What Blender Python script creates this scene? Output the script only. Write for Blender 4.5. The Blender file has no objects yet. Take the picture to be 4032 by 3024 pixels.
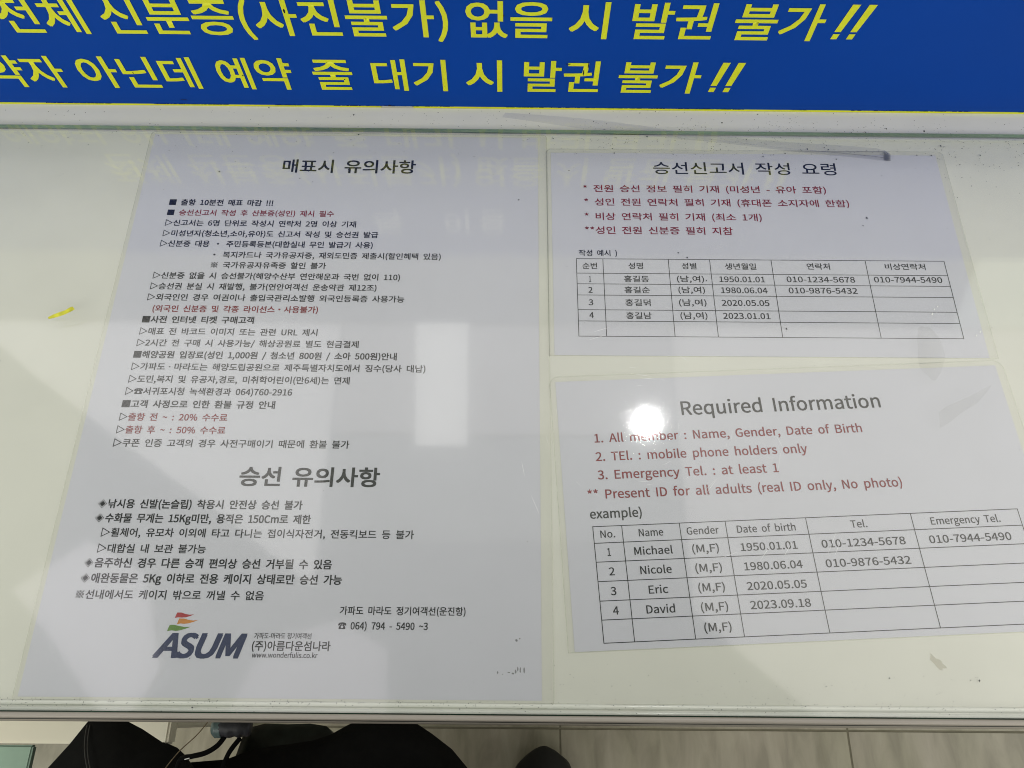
import bpy, bmesh, math, random
from mathutils import Vector, Matrix, Euler, noise
import numpy as np

# ---------------------------------------------------------------- camera
S = bpy.context.scene
COL = S.collection
cam_d = bpy.data.cameras.new("camera")
cam = bpy.data.objects.new("camera", cam_d)
COL.objects.link(cam)
cam_d.sensor_width = 36.0
cam_d.lens = 36.0 * 3028.0 / 4032.0
cam_d.clip_start = 0.01
cam_d.clip_end = 60
cam.location = (0.27746, -0.00924, 0.47159)
rv = Vector((0.41004, -0.00405, 0.0085))
cam.rotation_mode = 'QUATERNION'
cam.rotation_quaternion = Matrix.Rotation(rv.length, 3, rv.normalized()).to_quaternion()
S.camera = cam

# ---------------------------------------------------------------- light
S.view_settings.view_transform = 'Standard'
S.view_settings.look = 'None'
S.view_settings.gamma = 1
S.view_settings.exposure = 0.24
S.cycles.filter_width = 1.0
S.cycles.pixel_filter_type = 'BLACKMAN_HARRIS'
w = bpy.data.worlds.new("World")
S.world = w
w.use_nodes = True
bg = w.node_tree.nodes["Background"]
bg.inputs[0].default_value = (0.93, 1.0, 0.93, 1)
bg.inputs[1].default_value = 0.26

CEIL = 1.6


def area(name, x0, x1, y0, y1, lum, col, z=CEIL, rz=0.0, shape='RECTANGLE'):
    """A lit ceiling panel of radiance lum, facing down."""
    d = bpy.data.lights.new(name, 'AREA')
    d.shape = shape
    d.size = x1 - x0
    d.size_y = y1 - y0
    a = (x1 - x0) * (y1 - y0) * (math.pi / 4 if shape == 'DISK' else 1.0)
    d.energy = lum * a * math.pi
    d.color = col
    o = bpy.data.objects.new(name, d)
    o.location = ((x0 + x1) / 2, (y0 + y1) / 2, z)
    o.rotation_euler = (0, 0, rz)
    COL.objects.link(o)
    return o


WARM = (1.0, 0.955, 0.90)
GRN = (0.93, 1.0, 0.90)
# the lit ceiling behind the customer and to both sides
area("hall_light", -1.9, 2.4, -2.7, -0.95, 2.75, (1.0, 0.965, 0.90))
area("hall_light", -3.4, -1.75, -0.9, 1.2, 2.6, (0.97, 1.0, 0.92))
area("hall_light", 2.75, 4.0, -0.9, 0.9, 3.2, (1.0, 0.965, 0.90))
area("round_lamp_light", 0.6324, 0.6992, 0.732, 0.799, 120.0, (1.0, 0.985, 0.99), z=CEIL - 0.02, shape='DISK')

random.seed(7)


# ---------------------------------------------------------------- helpers
def tag(o, label=None, cat=None, group=None, kind=None):
    if label:
        o['label'] = label
    if cat:
        o['category'] = cat
    if group:
        o['group'] = group
    if kind:
        o['kind'] = kind
    return o


def empty(name, loc=(0, 0, 0), rz=0.0, parent=None):
    o = bpy.data.objects.new(name, None)
    o.empty_display_size = 0.02
    COL.objects.link(o)
    o.location = loc
    o.rotation_euler = (0, 0, rz)
    o.parent = parent
    return o


def obj(name, mesh, mats=None, parent=None, loc=(0, 0, 0)):
    if mats is not None:
        mesh.materials.clear()
        for m in (mats if isinstance(mats, (list, tuple)) else [mats]):
            mesh.materials.append(m)
    o = bpy.data.objects.new(name, mesh)
    COL.objects.link(o)
    o.parent = parent
    o.location = loc
    return o


def mesh_from(name, v, f, smooth=False):
    m = bpy.data.meshes.new(name)
    m.from_pydata([tuple(p) for p in v], [], f)
    m.update()
    if smooth:
        m.polygons.foreach_set("use_smooth", [True] * len(m.polygons))
    return m


def box_mesh(name, x0, x1, y0, y1, z0, z1, bev=0.0, seg=2):
    bm = bmesh.new()
    bmesh.ops.create_cube(bm, size=1)
    for v in bm.verts:
        v.co = Vector(((x0 + x1) / 2 + v.co.x * (x1 - x0), (y0 + y1) / 2 + v.co.y * (y1 - y0), (z0 + z1) / 2 + v.co.z * (z1 - z0)))
    if bev:
        bmesh.ops.bevel(bm, geom=bm.edges[:], offset=bev, segments=seg, affect='EDGES')
    m = bpy.data.meshes.new(name)
    bm.to_mesh(m)
    bm.free()
    return m


def plate(name, outline, z0, z1):
    """A thin plate with the given outline (metres)."""
    n = len(outline)
    v = [(x, y, z0) for x, y in outline] + [(x, y, z1) for x, y in outline]
    f = [tuple(range(n - 1, -1, -1)), tuple(range(n, 2 * n))]
    f += [(i, (i + 1) % n, n + (i + 1) % n, n + i) for i in range(n)]
    return mesh_from(name, v, f)


def round_rect(x0, x1, y0, y1, radii, seg=6):
    """Corner order BL, BR, TR, TL."""
    pts = []
    cs = [(x0, y0, 180), (x1, y0, 270), (x1, y1, 0), (x0, y1, 90)]
    for (cx, cy, a0), r in zip(cs, radii):
        if r <= 0:
            pts.append((cx, cy))
            continue
        ox = cx + (r if cx == x0 else -r)
        oy = cy + (r if cy == y0 else -r)
        for k in range(seg + 1):
            a = math.radians(a0 + 90.0 * k / seg)
            pts.append((ox + r * math.cos(a), oy + r * math.sin(a)))
    return pts


def tube(name, pts, r, seg=10, smooth_n=6):
    P = [Vector(p) for p in pts]
    out = []
    for i in range(len(P) - 1):
        p0, p1, p2, p3 = P[max(i - 1, 0)], P[i], P[i + 1], P[min(i + 2, len(P) - 1)]
        for k in range(smooth_n):
            t = k / smooth_n
            out.append(0.5 * ((2 * p1) + (p2 - p0) * t + (2 * p0 - 5 * p1 + 4 * p2 - p3) * t * t + (3 * p1 - p0 - 3 * p2 + p3) * t ** 3))
    out.append(P[-1])
    v, f = [], []
    up = Vector((0.12, 0.2, 1)).normalized()
    n = len(out)
    for i, p in enumerate(out):
        d = (out[min(i + 1, n - 1)] - out[max(i - 1, 0)]).normalized()
        a = d.cross(up).normalized()
        b = d.cross(a)
        rr = r(i / (n - 1)) if callable(r) else r
        rr = rr if isinstance(rr, tuple) else (rr, rr)
        for k in range(seg):
            t = 2 * math.pi * k / seg
            v.append(p + a * math.cos(t) * rr[0] + b * math.sin(t) * rr[1])
    for i in range(n - 1):
        for k in range(seg):
            k2 = (k + 1) % seg
            f.append((i * seg + k, i * seg + k2, (i + 1) * seg + k2, (i + 1) * seg + k))
    f.append(tuple(range(seg - 1, -1, -1)))
    f.append(tuple((n - 1) * seg + k for k in range(seg)))
    return mesh_from(name, v, f, True)


# ---------------------------------------------------------------- materials
class NT:
    def __init__(self, name):
        self.m = bpy.data.materials.new(name)
        self.m.use_nodes = True
        self.t = self.m.node_tree
        self.t.nodes.clear()
        self.out = self.n('ShaderNodeOutputMaterial')

    def n(self, typ, **kw):
        x = self.t.nodes.new(typ)
        for k, v in kw.items():
            if k.startswith('i_'):
                x.inputs[k[2:].replace('_', ' ')].default_value = v
            else:
                setattr(x, k, v)
        return x

    def l(self, a, b):
        self.t.links.new(a, b)

    def noise(self, scale, detail=3, rough=0.55, vec=None, dist=0.0):
        x = self.n('ShaderNodeTexNoise')
        x.inputs['Scale'].default_value = scale
        x.inputs['Detail'].default_value = detail
        x.inputs['Roughness'].default_value = rough
        x.inputs['Distortion'].default_value = dist
        if vec is not None:
            self.l(vec, x.inputs['Vector'])
        return x.outputs['Fac']

    def coord(self, scale=(1, 1, 1)):
        c = self.n('ShaderNodeTexCoord')
        m = self.n('ShaderNodeMapping')
        m.inputs['Scale'].default_value = scale
        self.l(c.outputs['Object'], m.inputs['Vector'])
        return m.outputs['Vector']

    def ramp(self, fac, stops):
        r = self.n('ShaderNodeValToRGB')
        e = r.color_ramp.elements
        while len(e) < len(stops):
            e.new(0.5)
        for x, (p, c) in zip(e, stops):
            x.position = p
            x.color = c if len(c) == 4 else (*c, 1)
        self.l(fac, r.inputs['Fac'])
        return r.outputs['Color']

    def bump(self, h, strength, dist):
        b = self.n('ShaderNodeBump')
        b.inputs['Strength'].default_value = strength
        b.inputs['Distance'].default_value = dist
        self.l(h, b.inputs['Height'])
        return b.outputs['Normal']


def principled(name, col, rough=0.5, var=0.0, scale=40, metal=0.0, bump=0.0, bscale=200, bdist=0.0005, stretch=(1, 1, 1), spec=0.5, sheen=0.0):
    a = NT(name)
    p = a.n('ShaderNodeBsdfPrincipled')
    p.inputs['Roughness'].default_value = rough
    p.inputs['Metallic'].default_value = metal
    p.inputs['Specular IOR Level'].default_value = spec
    if sheen:
        p.inputs['Sheen Weight'].default_value = sheen
    vec = a.coord(stretch)
    if var:
        lo = tuple(c * (1 - var) for c in col)
        hi = tuple(min(1, c * (1 + var)) for c in col)
        a.l(a.ramp(a.noise(scale, 4, 0.6, vec), [(0.3, lo), (0.7, hi)]), p.inputs['Base Color'])
    else:
        p.inputs['Base Color'].default_value = (*col, 1)
    if bump:
        a.l(a.bump(a.noise(bscale, 3, 0.6, vec), bump, bdist), p.inputs['Normal'])
    a.l(p.outputs[0], a.out.inputs[0])
    return a.m


def paper_mat(name, col):
    a = NT(name)
    p = a.n('ShaderNodeBsdfPrincipled')
    p.inputs['Roughness'].default_value = 0.75
    p.inputs['Specular IOR Level'].default_value = 0.1
    v = a.coord()
    a.l(a.ramp(a.noise(14, 5, 0.6, v), [(0.3, tuple(c * 0.97 for c in col)), (0.7, col)]), p.inputs['Base Color'])
    a.l(p.outputs[0], a.out.inputs[0])
    return a.m


def clear_mat(name, tint, refl_rough, haze, bump_s=0.0, bump_scale=60, bdist=0.0005, wide=0.0, wide_rough=0.3, ior=1.5, milky=(0.8, 0.8, 0.74)):
    """A clear sheet too thin to bend light: it lets light through, tinted,
    and mirrors by Fresnel, with a little milky haze of wear."""
    a = NT(name)
    tr = a.n('ShaderNodeBsdfTransparent')
    tr.inputs[0].default_value = (*tint, 1)
    gl = a.n('ShaderNodeBsdfGlossy')
    gl.inputs['Roughness'].default_value = refl_rough
    gl2 = a.n('ShaderNodeBsdfGlossy')
    gl2.inputs['Roughness'].default_value = wide_rough
    fr = a.n('ShaderNodeFresnel')
    # same mirror strength from either side of so thin a sheet
    ge = a.n('ShaderNodeNewGeometry')
    mi = a.n('ShaderNodeMix')
    mi.inputs[2].default_value = ior
    mi.inputs[3].default_value = 1.0 / ior
    a.l(ge.outputs['Backfacing'], mi.inputs[0])
    a.l(mi.outputs[0], fr.inputs['IOR'])
    v = a.coord()
    if bump_s:
        h = a.noise(bump_scale, 4, 0.6, v, 0.6)
        nrm = a.bump(h, bump_s, bdist)
        a.l(nrm, gl.inputs['Normal'])
        a.l(nrm, fr.inputs['Normal'])
    mg = a.n('ShaderNodeMixShader')
    mg.inputs[0].default_value = wide
    a.l(gl.outputs[0], mg.inputs[1])
    a.l(gl2.outputs[0], mg.inputs[2])
    df = a.n('ShaderNodeBsdfDiffuse')
    df.inputs[0].default_value = (*milky, 1)
    mh = a.n('ShaderNodeMixShader')
    if haze:
        hz = a.ramp(a.noise(9, 5, 0.65, v), [(0.35, (haze * 0.5,) * 3), (0.75, (haze * 1.5,) * 3)])
        a.l(hz, mh.inputs[0])
    else:
        mh.inputs[0].default_value = 0
    a.l(tr.outputs[0], mh.inputs[1])
    a.l(df.outputs[0], mh.inputs[2])
    mx = a.n('ShaderNodeMixShader')
    a.l(fr.outputs[0], mx.inputs[0])
    a.l(mh.outputs[0], mx.inputs[1])
    a.l(mg.outputs[0], mx.inputs[2])
    a.l(mx.outputs[0], a.out.inputs[0])
    return a.m


M = {}
M['counter'] = principled('cream_laminate', (0.74, 0.73, 0.66), 0.45, 0.035, 12, bump=0.15, bscale=900, bdist=0.0001)
M['trim'] = principled('cream_edge_profile', (0.90, 0.89, 0.82), 0.18, 0.03, 30, spec=1.0)
M['trim_out'] = principled('taupe_edge_lip', (0.40, 0.36, 0.31), 0.32, 0.05, 40, stretch=(0.1, 1, 1))
M['joint'] = principled('dark_joint', (0.035, 0.04, 0.035), 0.6, 0.2, 80)
M['panel'] = principled('cream_front_panel', (0.62, 0.60, 0.50), 0.5, 0.03, 10)
M['paper'] = paper_mat('white_paper_cool', (0.705, 0.70, 0.775))
M['ink'] = principled('black_print', (0.006, 0.006, 0.010), 0.6, 0.1, 60, spec=0.2)
M['ink_grey'] = principled('dark_grey_print', (0.012, 0.012, 0.011), 0.6, 0.1, 60, spec=0.2)
M['red'] = principled('dark_red_print', (0.24, 0.006, 0.012), 0.6, 0.1, 60, spec=0.2)
M['film'] = clear_mat('laminate_film', (0.99, 0.99, 0.985), 0.05, 0.008, 1.0, 300, 0.00006, 0.0, ior=1.5, milky=(0.85, 0.85, 0.80))
M['film_worn'] = clear_mat('scuffed_laminate_film', (0.99, 0.99, 0.985), 0.05, 0.012, 1.0, 300, 0.000035, 0.50, 0.25, ior=1.5, milky=(0.85, 0.85, 0.80))
M['glass'] = clear_mat('clear_glass_face', (0.99, 0.995, 0.985), 0.045, 0.003, 0.05, 8, 0.0006, 0.05, 0.27, ior=1.53)
M['glass_edge'] = principled('polished_glass_edge', (0.15, 0.23, 0.165), 0.15, 0.35, 30, stretch=(0.2, 1, 1))
M['glass_rim'] = principled('dark_green_glass_rim', (0.008, 0.03, 0.018), 0.15, 0.3, 30)
M['blue'] = principled('royal_blue_vinyl', (0.001, 0.057, 0.37), 0.5, 0.05, 6, bump=0.08, bscale=30, bdist=0.0006, spec=0.10)
M['yellow'] = principled('yellow_vinyl', (0.78, 0.82, 0.012), 0.38, 0.06, 25)
M['white_vinyl'] = principled('pale_grey_vinyl', (0.85, 0.87, 0.88), 0.38, 0.05, 25)
M['board'] = principled('foam_board_edge', (0.55, 0.54, 0.45), 0.7, 0.08, 40)
M['grime'] = principled('black_grime', (0.012, 0.012, 0.012), 0.9, 0.3, 400)
M['strip'] = clear_mat('clouded_plastic_film', (0.975, 0.975, 0.985), 0.12, 0.09, 0.3, 90, 0.0004, 0.2, 0.3, milky=(0.60, 0.60, 0.68))
M['strip_fold'] = clear_mat('clear_plastic_crease', (0.98, 0.98, 0.99), 0.1, 0.18, 0.3, 90, 0.0004, 0.2, 0.3, milky=(0.8, 0.8, 0.8))
M['scrap'] = principled('yellow_paper_scrap', (0.60, 0.58, 0.03), 0.6, 0.25, 300)
M['scratch'] = principled('white_scratch', (0.95, 0.95, 0.95), 0.3, 0.03, 60)  # lamp glare on the scratches is put into the white
M['smudge'] = clear_mat('greasy_smudge', (0.93, 0.92, 0.88), 0.5, 0.14, milky=(0.42, 0.38, 0.30))
M['mark'] = clear_mat('grey_pen_transfer', (0.8, 0.8, 0.8), 0.5, 0.5, milky=(0.25, 0.25, 0.25))
M['smear'] = clear_mat('greasy_smear', (0.98, 0.98, 0.975), 0.35, 0.02, ior=1.25, milky=(0.5, 0.5, 0.45))
M['sparkle_mirror'] = principled('bright_glare_mirror', (0.9, 0.9, 0.9), 0.02, 0.0, metal=1.0)  # mirror finish for the glare sparkles, unused
M['fabric'] = principled('black_fabric', (0.0045, 0.0045, 0.0045), 0.85, 0.3, 60, bump=0.4, bscale=500, bdist=0.0006, spec=0.2)
M['seam'] = principled('dark_grey_piping', (0.035, 0.034, 0.03), 0.6, 0.2, 200)
M['strap'] = principled('black_leather_strap', (0.003, 0.003, 0.003), 0.9, 0.2, 90, bump=0.3, bscale=300, spec=0.08)
M['grip'] = principled('dark_patterned_cloth', (0.020, 0.020, 0.026), 0.5, 0.8, 160)
M['grip_cap'] = principled('teal_grey_satin', (0.10, 0.15, 0.15), 0.35, 0.25, 70)
M['shoe'] = principled('black_leather', (0.008, 0.008, 0.008), 0.5, 0.2, 40, spec=0.3)
M['skin'] = principled('skin', (0.50, 0.32, 0.23), 0.5, 0.08, 20)
M['hair'] = principled('black_hair', (0.01, 0.008, 0.007), 0.5, 0.4, 160, stretch=(1, 1, 0.1))
M['phone'] = principled('dark_phone_glass', (0.02, 0.02, 0.022), 0.2, 0.05, 20)
M['cabinet'] = principled('cream_painted_board', (0.82, 0.78, 0.64), 0.5, 0.03, 12)
M['green_glass'] = principled('sea_green_glass', (0.36, 0.50, 0.40), 0.12, 0.12, 14)
M['cord'] = principled('brown_string', (0.16, 0.12, 0.07), 0.8, 0.3, 300)
M['lens_black'] = principled('black_lens_glass', (0.004, 0.004, 0.005), 0.05, 0.0)


def tile_mat():
    a = NT('taupe_marbled_tile')
    p = a.n('ShaderNodeBsdfPrincipled')
    p.inputs['Roughness'].default_value = 0.35
    c = a.n('ShaderNodeTexCoord')
    oi = a.n('ShaderNodeObjectInfo')
    ad = a.n('ShaderNodeVectorMath', operation='ADD')
    cm = a.n('ShaderNodeCombineXYZ')
    mu = a.n('ShaderNodeMath', operation='MULTIPLY')
    mu.inputs[1].default_value = 9.0
    a.l(oi.outputs['Random'], mu.inputs[0])
    a.l(mu.outputs[0], cm.inputs[2])
    mp = a.n('ShaderNodeMapping')
    mp.inputs['Scale'].default_value = (1.0, 0.28, 1)
    mp.inputs['Rotation'].default_value = (0, 0, -0.22)
    a.l(c.outputs['Object'], mp.inputs['Vector'])
    a.l(mp.outputs[0], ad.inputs[0])
    a.l(cm.outputs[0], ad.inputs[1])
    f = a.noise(34, 5, 0.55, ad.outputs[0], 0.5)
    f2 = a.noise(7, 3, 0.5, ad.outputs[0], 0.8)
    c1 = a.ramp(f, [(0.32, (0.20, 0.18, 0.135)), (0.5, (0.255, 0.232, 0.178)), (0.68, (0.30, 0.275, 0.215))])
    c2 = a.ramp(f2, [(0.35, (0.80, 0.82, 0.74)), (0.65, (1, 1, 1))])
    mx = a.n('ShaderNodeMix', data_type='RGBA', blend_type='MULTIPLY')
    mx.inputs[0].default_value = 1
    a.l(c1, mx.inputs[6])
    a.l(c2, mx.inputs[7])
    a.l(mx.outputs[2], p.inputs['Base Color'])
    a.l(p.outputs[0], a.out.inputs[0])
    return a.m


M['tile'] = tile_mat()
M['grout'] = principled('dark_grout', (0.125, 0.115, 0.08), 0.9, 0.15, 60)


# ---------------------------------------------------------------- lettering
def own_font(fn):
    # a font that ships inside Blender itself; without it the built-in one does
    try:
        import os
        return bpy.data.fonts.load(os.path.join(bpy.utils.system_resource('DATAFILES', path='fonts'), fn))
    except Exception:
        return None


FONT_KR = own_font('Noto Sans CJK Regular.woff2')
FSIZE = {}


def font_size(font):
    # the size at which the syllable spans 0.905 em, whatever units the font file uses
    k = font.name if font else ''
    if k not in FSIZE:
        FSIZE[k] = 1.0
        m = raw_text('매', 0.0, 1.0, None, 0.0, font)
        ys = [v.co.y for v in m.vertices]
        if ys:
            FSIZE[k] = 0.905 / (max(ys) - min(ys))
    return FSIZE[k]


def raw_text(s, offset, spw, segs, shear=0.0, font=None):
    fc = bpy.data.curves.new('print', 'FONT')
    if font:
        fc.font = font
    fc.size = font_size(font)
    fo = bpy.data.objects.new('print', fc)
    COL.objects.link(fo)
    fc.body = s
    fc.offset = offset
    fc.space_word = spw
    fc.shear = shear
    fc.resolution_u = 3
    for _ in range(2):
        fc.materials.append(M['ink'])
    for i, b in enumerate(fc.body_format):
        b.material_index = segs[i] if segs else 0
    bpy.context.view_layer.update()
    dg = bpy.context.evaluated_depsgraph_get()
    m = bpy.data.meshes.new_from_object(fo.evaluated_get(dg), depsgraph=dg)
    bpy.data.objects.remove(fo)
    bpy.data.curves.remove(fc)
    return m


def printed(name, s, x0, x1, y, em, mats, parent, offset=0.0, spw=2.1, z=0.0, drop=0.0, shear=0.0, vertical=False, fit=True, xs=1.0, font=None):
    """One printed line: its ink spans x0..x1 (metres), baseline y, em height.
    A ~ switches to the second colour; ~~ is a real tilde."""
    txt, segs, cur, i = '', [], 0, 0
    while i < len(s):
        if s[i] == '~':
            if i + 1 < len(s) and s[i + 1] == '~':
                txt += '~'
                segs.append(cur)
                i += 2
                continue
            cur = 1 - cur
            i += 1
            continue
        txt += s[i]
        segs.append(cur)
        i += 1
    m = raw_text(txt, 0.0, spw, segs, shear, font or FONT_KR)
    n = len(m.vertices)
    co = np.empty(n * 3)
    m.vertices.foreach_get('co', co)
    co = co.reshape(-1, 3)
    a, b = co[:, 0].min(), co[:, 0].max()
    k = (x1 - x0) / (b - a) if fit else em * xs
    d = offset * em
    X = x0 + d + (co[:, 0] - a) * k * (x1 - x0 - 2 * d) / (x1 - x0)
    Y = y + (co[:, 1] + drop) * em
    # heavier weights are overprinted: copies of the glyphs a hair apart
    shifts = [(0, 0)] if d < 1e-6 else [(-d, -d * .8), (d, -d * .8), (-d, d * .8), (d, d * .8)]
    nl = len(m.loops)
    lv = np.empty(nl, dtype=np.int32)
    m.loops.foreach_get('vertex_index', lv)
    ls = np.array([p.loop_start for p in m.polygons], dtype=np.int32)
    lt = np.array([p.loop_total for p in m.polygons], dtype=np.int32)
    mi = np.array([p.material_index for p in m.polygons], dtype=np.int32)
    c = len(shifts)
    out = np.zeros((n * c, 3))
    for q, (sx, sy) in enumerate(shifts):
        s0 = slice(q * n, (q + 1) * n)
        lift = 0.000012 * q
        out[s0, 0] = X + sx
        out[s0, 1] = (z - lift) if vertical else (Y + sy)
        out[s0, 2] = (Y + sy) if vertical else (z + lift)
    m2 = bpy.data.meshes.new(name)
    m2.vertices.add(n * c)
    m2.loops.add(nl * c)
    m2.polygons.add(len(ls) * c)
    m2.vertices.foreach_set('co', out.ravel())
    m2.loops.foreach_set('vertex_index', np.concatenate([lv + q * n for q in range(c)]))
    m2.polygons.foreach_set('loop_start', np.concatenate([ls + q * nl for q in range(c)]))
    m2.polygons.foreach_set('material_index', np.tile(mi, c))
    m2.materials.append(mats[0])
    m2.materials.append(mats[-1])
    m2.update(calc_edges=True)
    bpy.data.meshes.remove(m)
    m = m2
    m.name = name
    for i in range(2):
        m.materials[i] = mats[min(i, len(mats) - 1)]
    o = bpy.data.objects.new(name, m)
    COL.objects.link(o)
    o.parent = parent
    return o


# style: (em in mm, offset, drop of the ink bottom below baseline in em, word space, colours, part name)
# Hangul ink runs from -0.078 to 0.827 em; the latin of the same line shares its baseline.
K_, G_, R_ = 'ink', 'ink_grey', 'red'
STY = {
    'tt': (13.5, 0.018, 0.078, 1.9, (K_, R_), 'heading'),
    't2': (13.7, 0.024, 0.078, 1.7, (G_, R_), 'heading'),
    'n': (5.9, 0.017, 0.078, 2.1, (K_, R_), 'text_line'),
    'm': (5.9, 0.014, 0.078, 2.1, (K_, R_), 'text_line'),
    'b': (6.0, 0.024, 0.078, 2.1, (K_, R_), 'text_line'),
    'b2': (6.3, 0.024, 0.078, 2.1, (K_, R_), 'text_line'),
    'c': (5.4, 0.016, 0.078, 2.1, (K_, R_), 'text_line'),
    'l1': (3.7, 0.010, 0.078, 1.2, (G_, R_), 'text_line'),
    'l2': (5.9, 0.018, 0.078, 1.0, (G_, R_), 'text_line'),
    'l3': (3.75, 0.010, 0.0, 1.0, (G_, R_), 'text_line'),
    'kt': (12.5, 0.008, 0.078, 1.9, (K_, R_), 'heading'),
    'k': (7.2, 0.012, 0.078, 2.0, (K_, R_), 'text_line'),
    'kc': (5.8, 0.011, 0.078, 2.0, (K_, R_), 'cell_text'),
    'kd': (6.1, 0.010, 0.0, 1.0, (K_, R_), 'cell_text'),
    'et': (12.9, 0.013, 0.0, 1.9, (G_, R_), 'heading'),
    'e': (7.8, 0.014, 0.0, 1.9, (G_, R_), 'text_line'),
    'e2': (7.8, 0.014, 0.0, 1.9, (G_, R_), 'text_line'),
    'eh': (6.1, 0.009, 0.0, 1.9, (K_, R_), 'cell_text'),
    'ec': (6.3, 0.013, 0.0, 1.9, (K_, R_), 'cell_text'),
}

LINES_A = [
    ('매표시 유의사항', 102.9, 204.1, 368.9, 'tt'),
    ('■ 출항 10분전 매표 마감 !!!', 23.0, 100.1, 337.8, 'b'),
    ('■ ~승선신고서 작성 후 산분증(성인) 제시 필수', 23.2, 146.1, 328.7, 'm'),
    ('▷신고서는 6명 단위로 작성시 연락처 2명 이상 기재', 23.5, 163.2, 319.6, 'n'),
    ('▷미성년자(청소년,소아,유아)도 신고서 작성 및 승선권 발급', 23.5, 180.2, 310.5, 'n'),
    ('▷신분증 대용 • 주민등록등본(대합실내 무인 발급기 사용)', 23.2, 176.9, 301.6, 'n'),
    ('• 복지카드나 국가유공자증, 재외도민증 제출시(할인혜택 있음)', 63.0, 226.6, 292.4, 'n'),
    ('※ 국가유공자유족증 할인 불가', 62.7, 144.9, 283.8, 'n'),
    ('▷신분증 없을 시 승선불가(해양수산부 연안해운과 국번 없이 110)', 23.2, 198.4, 274.8, 'n'),
    ('▷승선권 분실 시 재발행, 불가(연안여객선 운송약관 제12조)', 23.0, 182.4, 266.0, 'n'),
    ('▷외국인인 경우 여권이나 출입국관리소발행 외국인등록증 사용가능', 22.8, 202.6, 257.1, 'n'),
    ('~(외국인 신분증 및 각종 라이선스•사용불가)', 28.0, 143.0, 248.0, 'n'),
    ('■사전 인터넷 티켓 구매고객', 22.5, 99.7, 239.3, 'b'),
    ('▷매표 전 바코드 이미지 또는 관련 URL 제시', 22.6, 144.6, 230.2, 'n'),
    ('▷2시간 전 구매 시 사용가능/ 해상공원료 별도 현금결제', 22.5, 173.7, 221.4, 'n'),
    ('■해양공원 입장료(성인 1,000원 / 청소년 800원 / 소아 500원)안내', 22.0, 200.3, 212.4, 'b'),
    ('▷가파도ㆍ마라도는 해양도립공원으로 제주특별자치도에서 징수(당사 대납)', 22.5, 220.2, 203.5, 'n'),
    ('▷도민,복지 및 유공자,경로, 미취학어린이(만6세)는 면제', 22.5, 170.0, 194.3, 'n'),
    ('▷☎서귀포시청 녹색환경과 064)760-2916', 22.2, 132.6, 185.5, 'n'),
    ('■고객 사정으로 인한 환불 규정 안내', 21.7, 122.5, 176.3, 'b'),
    ('▷~출항 전 ~~ : 20% 수수료', 22.0, 92.5, 167.2, 'n'),
    ('▷~출항 후 ~~ : 50% 수수료', 22.0, 92.6, 158.3, 'n'),
    ('▷쿠폰 인증 고객의 경우 사전구매이기 때문에 환불 불가', 21.9, 173.9, 149.3, 'n'),
    ('승선 유의사항', 106.3, 195.2, 124.0, 't2'),
    ('◈낚시용 신발(논슬립) 착용시 안전상 승선 불가', 20.9, 148.4, 109.0, 'b2'),
    ('◈수화물 무게는 15Kg미만, 용적은 150Cm로 제한', 21.0, 154.6, 100.0, 'b2'),
    ('▷휠체어, 유모차 이외에 타고 다니는 접이식자전거, 전동킥보드 등 불가', 26.9, 219.0, 91.2, 'n'),
    ('▷대합실 내 보관 불가능', 26.8, 92.7, 81.4, 'n'),
    ('◈음주하신 경우 다른 승객 편의상 승선 거부될 수 있음', 20.6, 170.4, 72.5, 'b2'),
    ('◈애완동물은 5Kg 이하로 전용 케이지 상태로만 승선 가능', 20.5, 177.4, 63.4, 'b2'),
    ('※선내에서도 케이지 밖으로 꺼낼 수 없음', 19.9, 131.8, 54.0, 'n'),
    ('가파도 마라도 정기여객선(운진항)', 177.8, 252.2, 46.1, 'c'),
    ('☎ 064) 794 - 5490 ~~3', 177.6, 230.3, 37.5, 'c'),
    ('ASUM', 71.8, 125.0, 20.9, 'logo'),
    ('가파도-마라도 정기여객선', 129.2, 162.6, 32.2, 'l1'),
    ('(주)아름다운섬나라', 128.7, 174.3, 25.7, 'l2'),
    ('www.wonderfulis.co.kr', 129.3, 167.3, 21.9, 'l3'),
]
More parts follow.
